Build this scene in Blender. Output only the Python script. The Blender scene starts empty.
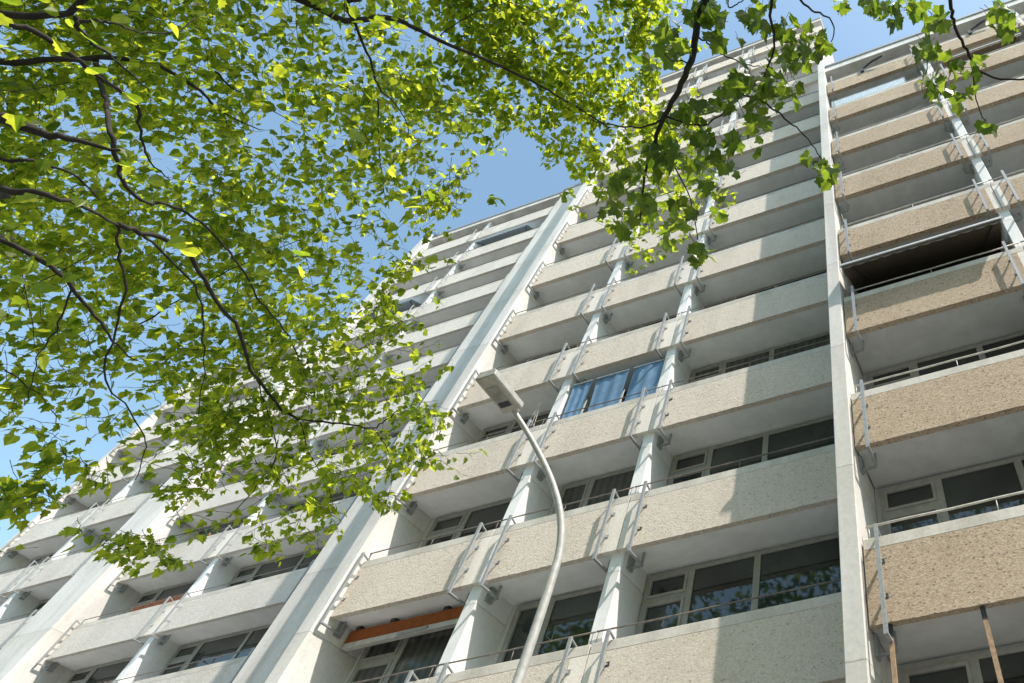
import bpy, bmesh, math, random
from mathutils import Vector, Matrix
random.seed(7)
S = bpy.context.scene
COL = S.collection
R = math.radians

# ------------------------------------------------------------------ helpers
def tag(o, label=None, cat=None, group=None, kind=None):
    if label: o['label'] = label
    if cat: o['category'] = cat
    if group: o['group'] = group
    if kind: o['kind'] = kind
    return o

def empty(name, loc, label=None, cat=None, group=None):
    o = bpy.data.objects.new(name, None); COL.objects.link(o)
    o.location = loc; o.empty_display_size = .3
    return tag(o, label, cat, group)

class MB:
    """collects boxes, bars, tubes and prisms, built as ONE mesh object"""
    def __init__(s): s.v = []; s.f = []; s.m = []
    def add(s, vs, fs, m=0):
        b = len(s.v); s.v += [tuple(v) for v in vs]
        for f in fs: s.f.append(tuple(b+i for i in f)); s.m.append(m)
        return s
    def box(s, x0, x1, y0, y1, z0, z1, m=0, mf=None):
        vs = [(x0,y0,z0),(x1,y0,z0),(x1,y1,z0),(x0,y1,z0),(x0,y0,z1),(x1,y0,z1),(x1,y1,z1),(x0,y1,z1)]
        fs = [(0,3,2,1),(4,5,6,7),(0,1,5,4),(1,2,6,5),(2,3,7,6),(3,0,4,7)]  # bottom top front right back left
        b = len(s.v); s.v += vs
        for i, f in enumerate(fs):
            s.f.append(tuple(b+j for j in f)); s.m.append(m if mf is None or i not in mf else mf[i])
        return s
    def bar(s, a, b, w, h=None, m=0, up=(0,0,1)):
        a = Vector(a); b = Vector(b); h = h or w
        d = (b-a).normalized(); up = Vector(up)
        if abs(d.dot(up)) > .95: up = Vector((0,1,0))
        x = d.cross(up).normalized(); y = x.cross(d)
        vs = []
        for p in (a, b):
            for sx, sy in ((-1,-1),(1,-1),(1,1),(-1,1)): vs.append(p + x*sx*w/2 + y*sy*h/2)
        return s.add(vs, [(0,1,2,3),(7,6,5,4),(0,4,5,1),(1,5,6,2),(2,6,7,3),(3,7,4,0)], m)
    def tube(s, pts, rs, n=8, m=0, cap=True):
        pts = [Vector(p) for p in pts]
        if not isinstance(rs, (list, tuple)): rs = [rs]*len(pts)
        b = len(s.v); prev = None
        for i, p in enumerate(pts):
            t = (pts[min(i+1, len(pts)-1)] - pts[max(i-1, 0)]).normalized()
            if prev is None:
                u = t.cross(Vector((0,0,1)))
                if u.length < .05: u = t.cross(Vector((0,1,0)))
            else: u = prev - t*prev.dot(t)
            u.normalize(); prev = u; w = t.cross(u)
            for k in range(n):
                a = 2*math.pi*k/n
                s.v.append(tuple(p + (u*math.cos(a) + w*math.sin(a))*rs[i]))
        for i in range(len(pts)-1):
            for k in range(n):
                s.f.append((b+i*n+k, b+i*n+(k+1)%n, b+(i+1)*n+(k+1)%n, b+(i+1)*n+k)); s.m.append(m)
        if cap:
            s.f.append(tuple(b+k for k in reversed(range(n)))); s.m.append(m)
            s.f.append(tuple(b+(len(pts)-1)*n+k for k in range(n))); s.m.append(m)
        return s
    def mesh(s, name, mats, smooth=False):
        me = bpy.data.meshes.new(name); me.from_pydata(s.v, [], s.f)
        for m in (mats if isinstance(mats, (list, tuple)) else [mats]): me.materials.append(m)
        me.polygons.foreach_set('material_index', s.m)
        if smooth: me.polygons.foreach_set('use_smooth', [True]*len(s.f))
        me.update(); return me
    def build(s, name, mats, parent=None, loc=(0,0,0), smooth=False):
        return put(name, s.mesh(name, mats, smooth), parent, loc)

def put(name, me, parent=None, loc=(0,0,0)):
    o = bpy.data.objects.new(name, me); COL.objects.link(o)
    o.location = loc
    if parent: o.parent = parent
    return o

def bevel(me, w=.008, seg=1):
    bm = bmesh.new(); bm.from_mesh(me)
    bmesh.ops.bevel(bm, geom=list(bm.edges), offset=w, segments=seg, affect='EDGES', profile=.5)
    bm.to_mesh(me); bm.free(); return me

# ------------------------------------------------------------------ materials
def mat(name):
    m = bpy.data.materials.new(name); m.use_nodes = True
    nt = m.node_tree; nt.nodes.clear()
    out = nt.nodes.new('ShaderNodeOutputMaterial')
    return m, nt, out
def N(nt, t, **k):
    n = nt.nodes.new(t)
    for a, b in k.items():
        if a in n.inputs.keys(): n.inputs[a].default_value = b
        else: setattr(n, a, b)
    return n
def ramp(nt, fac, stops):
    r = nt.nodes.new('ShaderNodeValToRGB'); e = r.color_ramp.elements
    while len(e) < len(stops): e.new(.5)
    for i, (p, c) in enumerate(stops): e[i].position = p; e[i].color = (*c, 1)
    nt.links.new(fac, r.inputs[0]); return r.outputs[0]
def mixc(nt, fac, a, b, mode='MIX'):
    n = nt.nodes.new('ShaderNodeMix'); n.data_type = 'RGBA'; n.blend_type = mode
    for s, v in ((n.inputs[0], fac), (n.inputs[6], a), (n.inputs[7], b)):
        if hasattr(v, 'links'): nt.links.new(v, s)
        else: s.default_value = v if isinstance(v, (int, float)) else (*v, 1)
    return n.outputs[2]
def wpos(nt, scale=(1,1,1)):
    g = nt.nodes.new('ShaderNodeNewGeometry'); mp = nt.nodes.new('ShaderNodeMapping')
    mp.inputs['Scale'].default_value = scale
    nt.links.new(g.outputs['Position'], mp.inputs[0]); return mp.outputs[0]

def rough_render(name, dark, mid, light, speck, chip=30., relief=.02, hole=.08):
    """pebble-dash panel: crushed chips of differing height and shade, small dark gaps, large soft dirt patches"""
    m, nt, out = mat(name); L = nt.links.new
    wob = N(nt, 'ShaderNodeTexNoise', Scale=chip*.9, Detail=2.); p0 = wpos(nt, (.8, .8, 1.25)); L(p0, wob.inputs['Vector'])
    vm = nt.nodes.new('ShaderNodeVectorMath'); vm.operation = 'MULTIPLY_ADD'
    L(wob.outputs['Color'], vm.inputs[0]); vm.inputs[1].default_value = (.03,.03,.03); L(p0, vm.inputs[2]); p = vm.outputs[0]
    v = N(nt, 'ShaderNodeTexVoronoi', Scale=chip, feature='F1'); L(p, v.inputs['Vector'])
    sep = nt.nodes.new('ShaderNodeSeparateColor'); L(v.outputs['Color'], sep.inputs[0])
    n1 = N(nt, 'ShaderNodeTexNoise', Scale=chip*2.2, Detail=4., Roughness=.7); L(p, n1.inputs['Vector'])
    n2 = N(nt, 'ShaderNodeTexNoise', Scale=chip*.22, Detail=4., Roughness=.6); L(p, n2.inputs['Vector'])
    n3 = N(nt, 'ShaderNodeTexNoise', Scale=.8, Detail=5., Roughness=.62); L(wpos(nt, (1.,1.,.4)), n3.inputs['Vector'])
    mx = nt.nodes.new('ShaderNodeMath'); mx.operation = 'MULTIPLY_ADD'; L(sep.outputs[1], mx.inputs[0]); mx.inputs[1].default_value = .45
    half = nt.nodes.new('ShaderNodeMath'); half.operation = 'MULTIPLY'; L(n2.outputs[0], half.inputs[0]); half.inputs[1].default_value = .16; L(half.outputs[0], mx.inputs[2])
    c = ramp(nt, mx.outputs[0], [(.10, dark), (.30, mid), (.52, light)])
    holes = ramp(nt, sep.outputs[0], [(hole*.5, (.75,.75,.75)), (hole, (0,0,0))])
    c = mixc(nt, holes, c, speck)
    dirt = ramp(nt, n3.outputs[0], [(.32, (.88,.87,.855)), (.54, (1.,1.,1.))])
    c = mixc(nt, 1., c, dirt, 'MULTIPLY')
    h = nt.nodes.new('ShaderNodeMath'); h.operation = 'MULTIPLY_ADD'
    L(sep.outputs[0], h.inputs[0]); h.inputs[1].default_value = .55; L(n1.outputs[0], h.inputs[2])
    h2 = nt.nodes.new('ShaderNodeMath'); h2.operation = 'MULTIPLY_ADD'
    L(n2.outputs[0], h2.inputs[0]); h2.inputs[1].default_value = .7; L(h.outputs[0], h2.inputs[2])
    b = N(nt, 'ShaderNodeBump', Strength=.85, Distance=relief); L(h2.outputs[0], b.inputs['Height'])
    s = N(nt, 'ShaderNodeBsdfPrincipled', Roughness=.92); s.inputs['Specular IOR Level'].default_value = .2
    L(c, s.inputs['Base Color']); L(b.outputs[0], s.inputs['Normal']); L(s.outputs[0], out.inputs[0])
    return m

def plaster(name, col, var=.12, stain=.25, relief=.004, scale=14., rough=.85, streak=True, joint=0.):
    m, nt, out = mat(name); L = nt.links.new
    p = wpos(nt)
    n1 = N(nt, 'ShaderNodeTexNoise', Scale=scale, Detail=5., Roughness=.6); L(p, n1.inputs['Vector'])
    n2 = N(nt, 'ShaderNodeTexNoise', Scale=.9, Detail=5., Roughness=.6); L(wpos(nt, (1.6,1.6,.28 if streak else 1.)), n2.inputs['Vector'])
    n3 = N(nt, 'ShaderNodeTexNoise', Scale=3.7, Detail=6., Roughness=.7); L(p, n3.inputs['Vector'])
    lo = tuple(c*(1-var) for c in col); hi = tuple(min(1, c*(1+var*.5)) for c in col)
    c = ramp(nt, n1.outputs[0], [(.3, lo), (.6, hi)])
    st = ramp(nt, n2.outputs[0], [(.40, (1-stain, 1-stain*1.03, 1-stain*1.12)), (.58, (1,1,1))])
    c = mixc(nt, .8, c, st, 'MULTIPLY')
    sp = ramp(nt, n3.outputs[0], [(.30, (1-stain*.9,)*3), (.42, (1,1,1))])
    c = mixc(nt, .6, c, sp, 'MULTIPLY')
    if joint:   # casting joints once per storey, slightly wavy, with a dirt run below
        g = nt.nodes.new('ShaderNodeNewGeometry'); sx = nt.nodes.new('ShaderNodeSeparateXYZ'); L(g.outputs['Position'], sx.inputs[0])
        def mth(op, a_, b_):
            q = nt.nodes.new('ShaderNodeMath'); q.operation = op
            for i_, v_ in enumerate((a_, b_)):
                if hasattr(v_, 'links'): L(v_, q.inputs[i_])
                else: q.inputs[i_].default_value = v_
            return q.outputs[0]
        zz = mth('ADD', sx.outputs[2], mth('MULTIPLY', n3.outputs[0], .05))
        fr = mth('FRACT', mth('MULTIPLY', mth('ADD', zz, 101.15), 1/joint), 0.)
        c = mixc(nt, 1., c, ramp(nt, fr, [(0., (.62,.60,.57)), (.0045, (.62,.60,.57)), (.006, (1,1,1))]), 'MULTIPLY')
        c = mixc(nt, mth('MULTIPLY', n2.outputs[0], .9), c, ramp(nt, fr, [(.72, (1,1,1)), (1., (.80,.78,.74))]), 'MULTIPLY')
    b = N(nt, 'ShaderNodeBump', Strength=.7, Distance=relief); L(n1.outputs[0], b.inputs['Height'])
    s = N(nt, 'ShaderNodeBsdfPrincipled', Roughness=rough); s.inputs['Specular IOR Level'].default_value = .25
    L(c, s.inputs['Base Color']); L(b.outputs[0], s.inputs['Normal']); L(s.outputs[0], out.inputs[0])
    return m

def plain(name, col, rough=.6, metal=0., var=.1, scale=9., spec=.4):
    m, nt, out = mat(name); L = nt.links.new
    n = N(nt, 'ShaderNodeTexNoise', Scale=scale, Detail=4.); L(wpos(nt), n.inputs['Vector'])
    c = ramp(nt, n.outputs[0], [(.3, tuple(x*(1-var*1.5) for x in col)), (.65, tuple(min(1,x*(1+var*.5)) for x in col))])
    s = N(nt, 'ShaderNodeBsdfPrincipled', Roughness=rough, Metallic=metal); s.inputs['Specular IOR Level'].default_value = spec
    L(c, s.inputs['Base Color']); L(s.outputs[0], out.inputs[0]); return m

def glass(name):
    m, nt, out = mat(name); L = nt.links.new
    n = N(nt, 'ShaderNodeTexNoise', Scale=.8, Detail=2.); L(wpos(nt), n.inputs['Vector'])
    c = ramp(nt, n.outputs[0], [(.35, (.012,.016,.016)), (.65, (.04,.05,.047))])
    b = N(nt, 'ShaderNodeBump', Strength=.12, Distance=.02); L(n.outputs[0], b.inputs['Height'])
    s = N(nt, 'ShaderNodeBsdfPrincipled', Roughness=.03, IOR=1.6); s.inputs['Specular IOR Level'].default_value = .8
    L(c, s.inputs['Base Color']); L(b.outputs[0], s.inputs['Normal']); L(s.outputs[0], out.inputs[0]); return m

def striped(name, a, b, freq, axis='X', rough=.8, transl=0.):
    m, nt, out = mat(name); L = nt.links.new
    w = N(nt, 'ShaderNodeTexWave', Scale=freq, Distortion=.4, Detail=2.); w.bands_direction = axis; L(wpos(nt), w.inputs['Vector'])
    n = N(nt, 'ShaderNodeTexNoise', Scale=5., Detail=3.); L(wpos(nt), n.inputs['Vector'])
    c = ramp(nt, w.outputs[0], [(.25, a), (.75, b)])
    c = mixc(nt, 1., c, ramp(nt, n.outputs[0], [(.3, (.8,.8,.8)), (.6, (1,1,1))]), 'MULTIPLY')
    s = N(nt, 'ShaderNodeBsdfPrincipled', Roughness=rough); L(c, s.inputs['Base Color'])
    if transl:
        t = nt.nodes.new('ShaderNodeBsdfTranslucent'); L(c, t.inputs[0])
        x = nt.nodes.new('ShaderNodeMixShader'); x.inputs[0].default_value = transl
        L(s.outputs[0], x.inputs[1]); L(t.outputs[0], x.inputs[2]); L(x.outputs[0], out.inputs[0])
    else: L(s.outputs[0], out.inputs[0])
    return m

M = {}
M['rough_cream'] = rough_render('cream pebble dash', (.65,.585,.50), (.73,.662,.572), (.79,.73,.645), (.40,.35,.28), 44., .019, .035)
M['rough_white'] = rough_render('white pebble dash', (.60,.565,.515), (.67,.64,.59), (.73,.705,.665), (.44,.40,.35), 44., .016, .03)
M['rough_tan'] = rough_render('tan pebble dash', (.46,.36,.262), (.545,.44,.325), (.63,.53,.41), (.18,.14,.105), 44., .026, .06)
M['party_white'] = plaster('white partition paint', (.80,.815,.82), .04, .16, .003, 12., joint=2.8)
M['conc_white'] = plaster('painted concrete', (.68,.67,.65), .07, .22, joint=2.8)
M['conc_cap'] = plaster('cast concrete cap', (.60,.575,.525), .10, .26, .005, 20.)
M['conc_joint'] = plaster('smooth joint concrete', (.78,.74,.68), .12, .2, .005, 22.)
M['soffit'] = plaster('soffit paint', (.82,.84,.85), .03, .10, .001, 6., streak=False)
M['soffit_shaded'] = plaster('shaded soffit paint', (.58,.595,.595), .04, .14, .001, 6., streak=False)  # soffit paint with the shade from trees put into its colour
M['wallpaint'] = plaster('recess wall paint', (.70,.715,.72), .05, .16, .002, 8.)
M['grey_conc'] = plaster('grey panel concrete', (.50,.49,.475), .08, .25)
M['frame'] = plain('window frame paint', (.34,.34,.325), .5)
M['glass'] = glass('window glass')
M['curtain'] = striped('curtain behind glass', (.07,.075,.073), (.095,.098,.092), 1.7, 'X', .06)
M['galv'] = plain('galvanised steel', (.35,.365,.375), .5, .35, .12, 30.)
M['rail'] = plain('weathered handrail', (.20,.175,.15), .55, .3, .25, 12.)
M['rail_light'] = plain('pale handrail', (.55,.53,.49), .5, .2, .15, 12.)
M['dark'] = plain('dark steel', (.05,.05,.055), .5, .3)
M['trim'] = plain('roof trim sheet', (.42,.43,.44), .45, .6)

# ------------------------------------------------------------------ camera, light, sky
F, YAW, PIT, ROLL = 644.434, -.288, .923, -.046
CAM = Vector((2.494, -8.285, -6.634)); PPX, PPY = 317.5, -20.9
fw = Vector((math.sin(YAW)*math.cos(PIT), math.cos(YAW)*math.cos(PIT), math.sin(PIT)))
r0 = Vector((math.cos(YAW), -math.sin(YAW), 0)); u0 = r0.cross(fw)
rt = r0*math.cos(ROLL) + u0*math.sin(ROLL); upv = -r0*math.sin(ROLL) + u0*math.cos(ROLL)
def ray(x, y):
    """unit view direction through a point of the photograph (used once, to survey real positions)"""
    return (fw + rt*(x-512-PPX)/F - upv*(y-341.5-PPY)/F).normalized()
def at(x, y, d): return CAM + ray(x, y)*d
cam = bpy.data.cameras.new('camera'); co = bpy.data.objects.new('camera', cam); COL.objects.link(co)
mw = Matrix((rt, upv, -fw)).transposed().to_4x4(); mw.translation = CAM; co.matrix_world = mw
cam.sensor_width = 36; cam.lens = F*36/1024; cam.shift_x = -PPX/1024; cam.shift_y = PPY/1024
cam.clip_start = .05; cam.clip_end = 3000; S.camera = co
GZ = CAM.z - 1.6

SUN = Vector((2.0, -1., 3.1)).normalized()
el = math.asin(SUN.z); az = math.atan2(SUN.x, SUN.y)
sl = bpy.data.lights.new('sun', 'SUN'); so = bpy.data.objects.new('sun', sl); COL.objects.link(so)
sl.energy = 3.7; sl.angle = R(.5); sl.color = (1., .91, .82)
so.rotation_euler = (-SUN).to_track_quat('-Z', 'Y').to_euler(); so.location = (20, -20, 60)
W = bpy.data.worlds.new('World'); S.world = W; W.use_nodes = True
wn = W.node_tree; wn.nodes.clear()
sky = wn.nodes.new('ShaderNodeTexSky'); sky.sky_type = 'NISHITA'; sky.sun_disc = False
sky.sun_elevation = el; sky.sun_rotation = az; sky.altitude = 50; sky.air_density = 1.25; sky.dust_density = 1.2; sky.ozone_density = 1.0
bg = wn.nodes.new('ShaderNodeBackground'); bg.inputs[1].default_value = .15
wo = wn.nodes.new('ShaderNodeOutputWorld')
gain = wn.nodes.new('ShaderNodeMix'); gain.data_type = 'RGBA'; gain.blend_type = 'MULTIPLY'; gain.inputs[0].default_value = 1
gain.inputs[7].default_value = (1.01, 1.08, .965, 1)
wn.links.new(sky.outputs[0], gain.inputs[6]); wn.links.new(gain.outputs[2], bg.inputs[0]); wn.links.new(bg.outputs[0], wo.inputs[0])
vs = S.view_settings; vs.view_transform = 'Standard'; vs.look = 'None'; vs.gamma = 1; vs.exposure = .9; vs.use_curve_mapping = False

# ------------------------------------------------------------------ ground
g = MB(); g.add([(-400,-400,GZ),(400,-400,GZ),(400,400,GZ),(-400,400,GZ)], [(0,1,2,3)])
tag(g.build('ground', plaster('pale paving', (.24,.24,.22), .15, .25, .004, 3., streak=False)), kind='structure')

# ------------------------------------------------------------------ apartment blocks
H = 2.8
def bracket_mesh(side, reach):
    """side=+1: the partition lies towards +x of the post"""
    b = MB(); y = -.16
    b.box(-.026, .026, y-.018, y+.018, -.19, 1.25)                       # upright flat bar
    b.box(-.026, .026, y-.018, .30, -.215, -.19)                         # arm back under the slab
    b.box(min(0, side*reach), max(0, side*reach), .30, .345, -.216, -.189)
    b.box(side*reach-.035, side*reach+.035, .24, .40, -.24, .025)        # plate on the partition
    b.box(-.02, .02, .27, .30, -.188, .025)                              # hanger up to the slab
    b.bar((0, y+.01, 1.235), (0, .07, 1.165), .03, .02)                  # stay down to the cap
    for z in (.33, .80):                                                 # gusset plates against the panel
        x0, x1 = -.008, .008
        vs = [(x0,y,z),(x0,.012,z),(x0,y,z-.12),(x1,y,z),(x1,.012,z),(x1,y,z-.12)]
        b.add(vs, [(0,1,2),(5,4,3),(0,3,4,1),(1,4,5,2),(2,5,3,0)])
        b.box(-.04, .04, -.004, .0, z-.05, z+.03)
    return b.mesh('bracket', M['galv'])

def rough_front(w, x0, x1, z0, z1, seed):
    """panel face with a slightly ragged lower edge"""
    rnd = random.Random(seed); b = MB()
    n = max(8, int((x1-x0)/.045)); bot = []; 
    for i in range(n+1):
        t = i/n; bot.append((x0+(x1-x0)*t, -.004, z0 - rnd.uniform(0, .014)))
    top = [(p[0], -.004, z1) for p in bot]
    back = [(p[0], .05, z0+.004) for p in bot]
    vs = bot + top + back; k = n+1
    fs = [(i, i+1, k+i+1, k+i) for i in range(n)] + [(2*k+i, 2*k+i+1, i+1, i) for i in range(n)]
    return vs, fs

def balcony_meshes(key, x0, x1, px0, px1, depth, rough, seed):
    """local frame: x as in the block, y=0 the panel face, z=0 its lower edge"""
    b = MB()
    b.box(x0, px0, .0, .12, .0, 1.0, 1); b.box(px1, x1, .0, .12, .0, 1.0, 1)   # smooth end strips
    b.box(px0, px1, .008, .12, .0, 1.0, 0)
    vs, fs = rough_front(0, px0, px1, .0, 1.0, seed); b.add(vs, fs, 0)
    b.box(x0, x1, .135, depth, .025, .20, 2)                                 # slab
    b.box(x0, x1, .119, .136, .05, .18, 1)
    bal = b.mesh('balcony', [rough, M['conc_joint'], M['soffit_shaded'] if rough == M['rough_tan'] else M['soffit']])
    c = MB(); c.box(x0, x1, -.003, .135, 1.001, 1.165)
    cap = bevel(c.mesh('cap', M['conc_cap']), .008)
    return bal, cap

def rail_mesh(x0, x1, light, seed):
    rnd = random.Random(seed); b = MB(); n = 6
    zr = 1.375
    pts = [(x0+(x1-x0)*i/n, .045+rnd.uniform(-.005,.005), zr+rnd.uniform(-.006,.006)) for i in range(n+1)]
    pts[0] = (x0, .045, zr); pts[-1] = (x1, .045, zr)
    b.tube(pts, .017 if light else .014, 6)
    k = max(2, int((x1-x0)/(1.3 if light else 2.4)))
    for i in range(k+1):
        x = x0+.04+(x1-x0-.08)*i/k; b.tube([(x, .045, zr), (x+rnd.uniform(-.01,.01), .045, 1.16)], .0075, 5)
    return b.mesh('handrail', M['rail_light'] if light else M['rail'], True)

def window_meshes(x0, x1, cuts, transom, ztop, zbot):
    """cuts: x of the mullions; the first light has a transom when asked"""
    f = MB(); p = MB(); w = .075
    y0, y1 = -.075, 0.
    f.box(x0, x1, y0, y1, ztop-w, ztop); f.box(x0, x1, y0, y1, zbot, zbot+w)
    xs = [x0] + cuts + [x1]
    f.box(x0, x0+w, y0, y1, zbot+w, ztop-w); f.box(x1-w, x1, y0, y1, zbot+w, ztop-w)
    for c in cuts: f.box(c-w*.8, c+w*.8, y0-.002, y1, zbot+w, ztop-w)
    for i in range(len(xs)-1):
        a = xs[i] + (w if i == 0 else w*.8); b_ = xs[i+1] - (w if i == len(xs)-2 else w*.8)
        zz = [(zbot+w, ztop-w)]
        if transom and i == 0:
            zt = ztop - .52
            f.box(a, b_, y0, y1, zt-.05, zt+.05); zz = [(zbot+w, zt-.05), (zt+.05, ztop-w)]
        for (u, v) in zz:
            if i == 0:                                                   # sash of the opening light
                s = .05; yy = y0-.02
                f.box(a, b_, yy, y1-.02, v-s, v-.002); f.box(a, b_, yy, y1-.02, u+.002, u+s)
                f.box(a+.002, a+s, yy, y1-.02, u+s, v-s); f.box(b_-s, b_-.002, yy, y1-.02, u+s, v-s)
                p.box(a+s, b_-s, -.05, -.03, u+s, v-s)
            else: p.box(a, b_, -.05, -.03, u, v)
    return f.mesh('window', M['frame']), p.mesh('pane', M['glass']), p.mesh('pane', M['curtain'])

def block(name, label, Y, z0, floors, bays, parts, depth, rough, ground_x, roofz, light_rails=False, recess=12., winset=None, seed=1):
    """bays: dicts x0,x1 (panel), px0,px1 (rough area), posts [(x, side, reach)], win (x0,x1,cuts,transom), skip_rail"""
    gx0, gx1 = ground_x
    root = empty(name, ((gx0+gx1)/2, Y, GZ), label, 'apartment building')
    o = root.location
    def child(n, me, x, y, z, par=root):
        base = o if par is root else Vector(par['w'])
        c = put(n, me, par, Vector((x, y, z)) - base); c['w'] = (x, y, z); return c
    zlo = z0 + floors[0]*H
    w = MB(); w.box(gx0, gx1, Y+depth, Y+recess, GZ, roofz-.02)
    child('wall', MB.mesh(w, 'wall', M['wallpaint']), 0, 0, 0)
    if zlo - GZ > .3:
        w = MB(); w.box(gx0+.02, gx1-.02, Y+.02, Y+depth-.003, GZ, zlo-.004); child('base_wall', w.mesh('base_wall', M['grey_conc']), 0, 0, 0)
    for i, B in enumerate(bays):
        variants = [balcony_meshes(i, B['x0'], B['x1'], B['px0'], B['px1'], depth-.003, rough, seed*100+i*10+j) for j in range(3)]
        rails = [rail_mesh(B['rx0'], B['rx1'], light_rails, seed*77+i*5+j) for j in range(3)]
        brs = [(x, bracket_mesh(s, r)) for (x, s, r) in B['posts']]
        wx0, wx1, cuts, tr = B['win']
        win, pane, pane2 = window_meshes(wx0, wx1, cuts, tr, H-.03, 1.0 if not tr else .9)
        for k in floors:
            z = z0 + k*H; bal, cap = variants[(k+i) % 3]
            b = child('balcony', bal, 0, Y, z)
            child('cap', cap, 0, Y, z, b)
            child('handrail', rails[k % 3], 0, Y, z, b)
            for x, me in brs: child('bracket', me, x, Y, z, b)
            # window of the floor whose parapet this is
            wo_ = child('window', win, 0, Y+depth, z)
            child('pane', pane2 if (k*7+i*5+seed*3) % 6 == 2 else pane, 0, Y+depth, z, wo_)
        z = z0 + (floors[0]-1)*H
        if z > GZ-1.2:
            wo_ = child('window', win, 0, Y+depth, z); child('pane', pane, 0, Y+depth, z, wo_)
    for (n, x0, x1, y0, y1, za, zb, m) in parts:
        b = MB(); b.box(x0, x1, Y+y0, Y+y1, za, zb); child(n, bevel(b.mesh(n, M[m]), .01), 0, 0, 0)
    return root, child

def bay(x0, x1, px0, px1, posts, win, rx0=None, rx1=None):
    return dict(x0=x0, x1=x1, px0=px0, px1=px1, posts=posts, win=win, rx0=x0 if rx0 is None else rx0, rx1=x1 if rx1 is None else rx1)

# --- the tall cream block in the middle
mid_bays = [
    bay(-10.118, -6.99, -10.11, -7.22, [(-10.03, -1, .08), (-7.22, 1, .21)], (-9.95, -7.02, [-9.0], True)),
    bay(-6.97, -4.02, -6.68, -4.32, [(-6.55, -1, .19), (-4.29, 1, .145)], (-6.6, -4.18, [-5.82], False)),
    bay(-4.00, .34, -3.72, .30, [(-3.63, -1, .26)], (-3.87, .30, [-2.98, -1.72], True)),
]
mid, mid_child = block('apartment_block', 'tall cream balcony block in the middle, rising highest behind the street lamp', 0., 0., list(range(-2, 12)), mid_bays, [
    ('partition_wall', -7.01, -6.76, .09, .965, -8.2, 33.0, 'party_white'),
    ('partition_wall', -4.15, -3.90, .09, .965, -8.2, 33.0, 'party_white'),
    ('pier', -10.46, -10.12, -.20, .97, GZ, 33.9, 'conc_white'),
    ('roof', -10.44, .36, -.06, 12.05, 33.0, 33.42, 'conc_white'),
    ('coping', -10.48, .38, -.10, 12.08, 33.423, 33.56, 'trim'),
], .96, M['rough_cream'], (-10.44, .35), 33.0, seed=1)

# --- the lower tan block on the right, standing forward
tan_bays = [
    bay(.655, 4.26, .66, 4.12, [(.885, -1, .25), (3.945, 1, .20)], (.72, 4.16, [1.68, 2.95], True), .70),
    bay(4.28, 7.88, 4.44, 7.74, [(4.60, -1, .20), (7.55, 1, .20)], (4.45, 7.78, [5.4, 6.6], True)),
    bay(7.90, 11.5, 8.2, 11.2, [(8.22, -1, .20), (11.2, 1, .2)], (8.05, 11.4, [9.0, 10.2], True)),
]
TY, TZ = -1.0, -2.74
tan, tan_child = block('apartment_block', 'lower block with sandy tan balcony panels at the right edge, stepped forward', TY, TZ, list(range(-1, 8)), tan_bays, [
    ('partition_wall', 4.16, 4.39, .09, 1.145, -8.2, 19.4, 'party_white'),
    ('partition_wall', 7.78, 8.01, .09, 1.145, -8.2, 19.4, 'party_white'),
    ('pier', .36, .63, -.12, 1.15, GZ, 25.6, 'conc_white'),
    ('pier', 11.5, 11.8, -.12, 1.15, GZ, 20.1, 'conc_white'),
    ('roof', .633, 11.9, -.05, 12., 19.35, 19.85, 'conc_white'),
    ('coping', .634, 11.95, -.10, 12.05, 19.853, 20.05, 'trim'),
], 1.14, M['rough_tan'], (.633, 11.8), 19.35, light_rails=True, seed=2)

# --- the white block set back on the left
LY, LZ = 4.3, -1.19
left_bays = [
    bay(-29.0, -24.42, -28.9, -24.75, [(-28.9, -1, .1), (-24.72, 1, .2)], (-28.8, -24.5, [-27.8, -26.2], True)),
    bay(-24.40, -18.6, -24.05, -18.8, [(-23.98, -1, .2), (-18.75, 1, .1)], (-24.2, -18.8, [-23.2, -21.2], True)),
]
left, left_child = block('apartment_block', 'white balcony block set back on the left, its roof edge clear against the sky', LY, LZ, list(range(-1, 12)), left_bays, [
    ('partition_wall', -24.54, -24.28, .09, .965, -8.2, 32., 'party_white'),
    ('pier', -30.85, -29.02, -.55, .97, GZ, 21.0, 'conc_white'),
    ('pier', -29.75, -29.02, -.25, .97, 21.003, 32.6, 'conc_white'),
    ('pier', -18.58, -10.6, -.05, .97, GZ, 32., 'grey_conc'),
    ('roof', -29.4, -10.5, -.08, 12., 32.0, 32.4, 'conc_white'),
    ('coping', -29.45, -10.49, -.14, 12.05, 32.403, 32.56, 'trim'),
], .96, M['rough_white'], (-29.7, -10.5), 32., seed=3)

# --- the farthest block at the far left
FY, FZ = 3.9, -.58
far_bays = [
    bay(-38.6, -34.42, -38.5, -34.8, [(-38.5, -1, .1), (-34.76, 1, .2)], (-38.3, -34.6, [-37.4, -35.9], True)),
    bay(-34.4, -30.87, -34.05, -31.0, [(-34.02, -1, .2), (-31.05, 1, .1)], (-34.2, -31.1, [-33.3, -32.2], True)),
]
far, far_child = block('apartment_block', 'farthest white balcony block at the left edge, mostly behind the leaves', FY, FZ, list(range(0, 8)), far_bays, [
    ('partition_wall', -34.53, -34.27, .09, .965, -8.2, 21.2, 'party_white'),
    ('pier', -38.9, -38.62, -.12, .97, GZ, 21.8, 'conc_white'),
    ('roof', -38.95, -30.9, -.08, 12., 21.3, 21.7, 'conc_white'),
    ('coping', -39.0, -30.9, -.14, 12.05, 21.703, 21.85, 'trim'),
], .96, M['rough_white'], (-38.9, -30.87), 21.3, seed=4)

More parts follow.
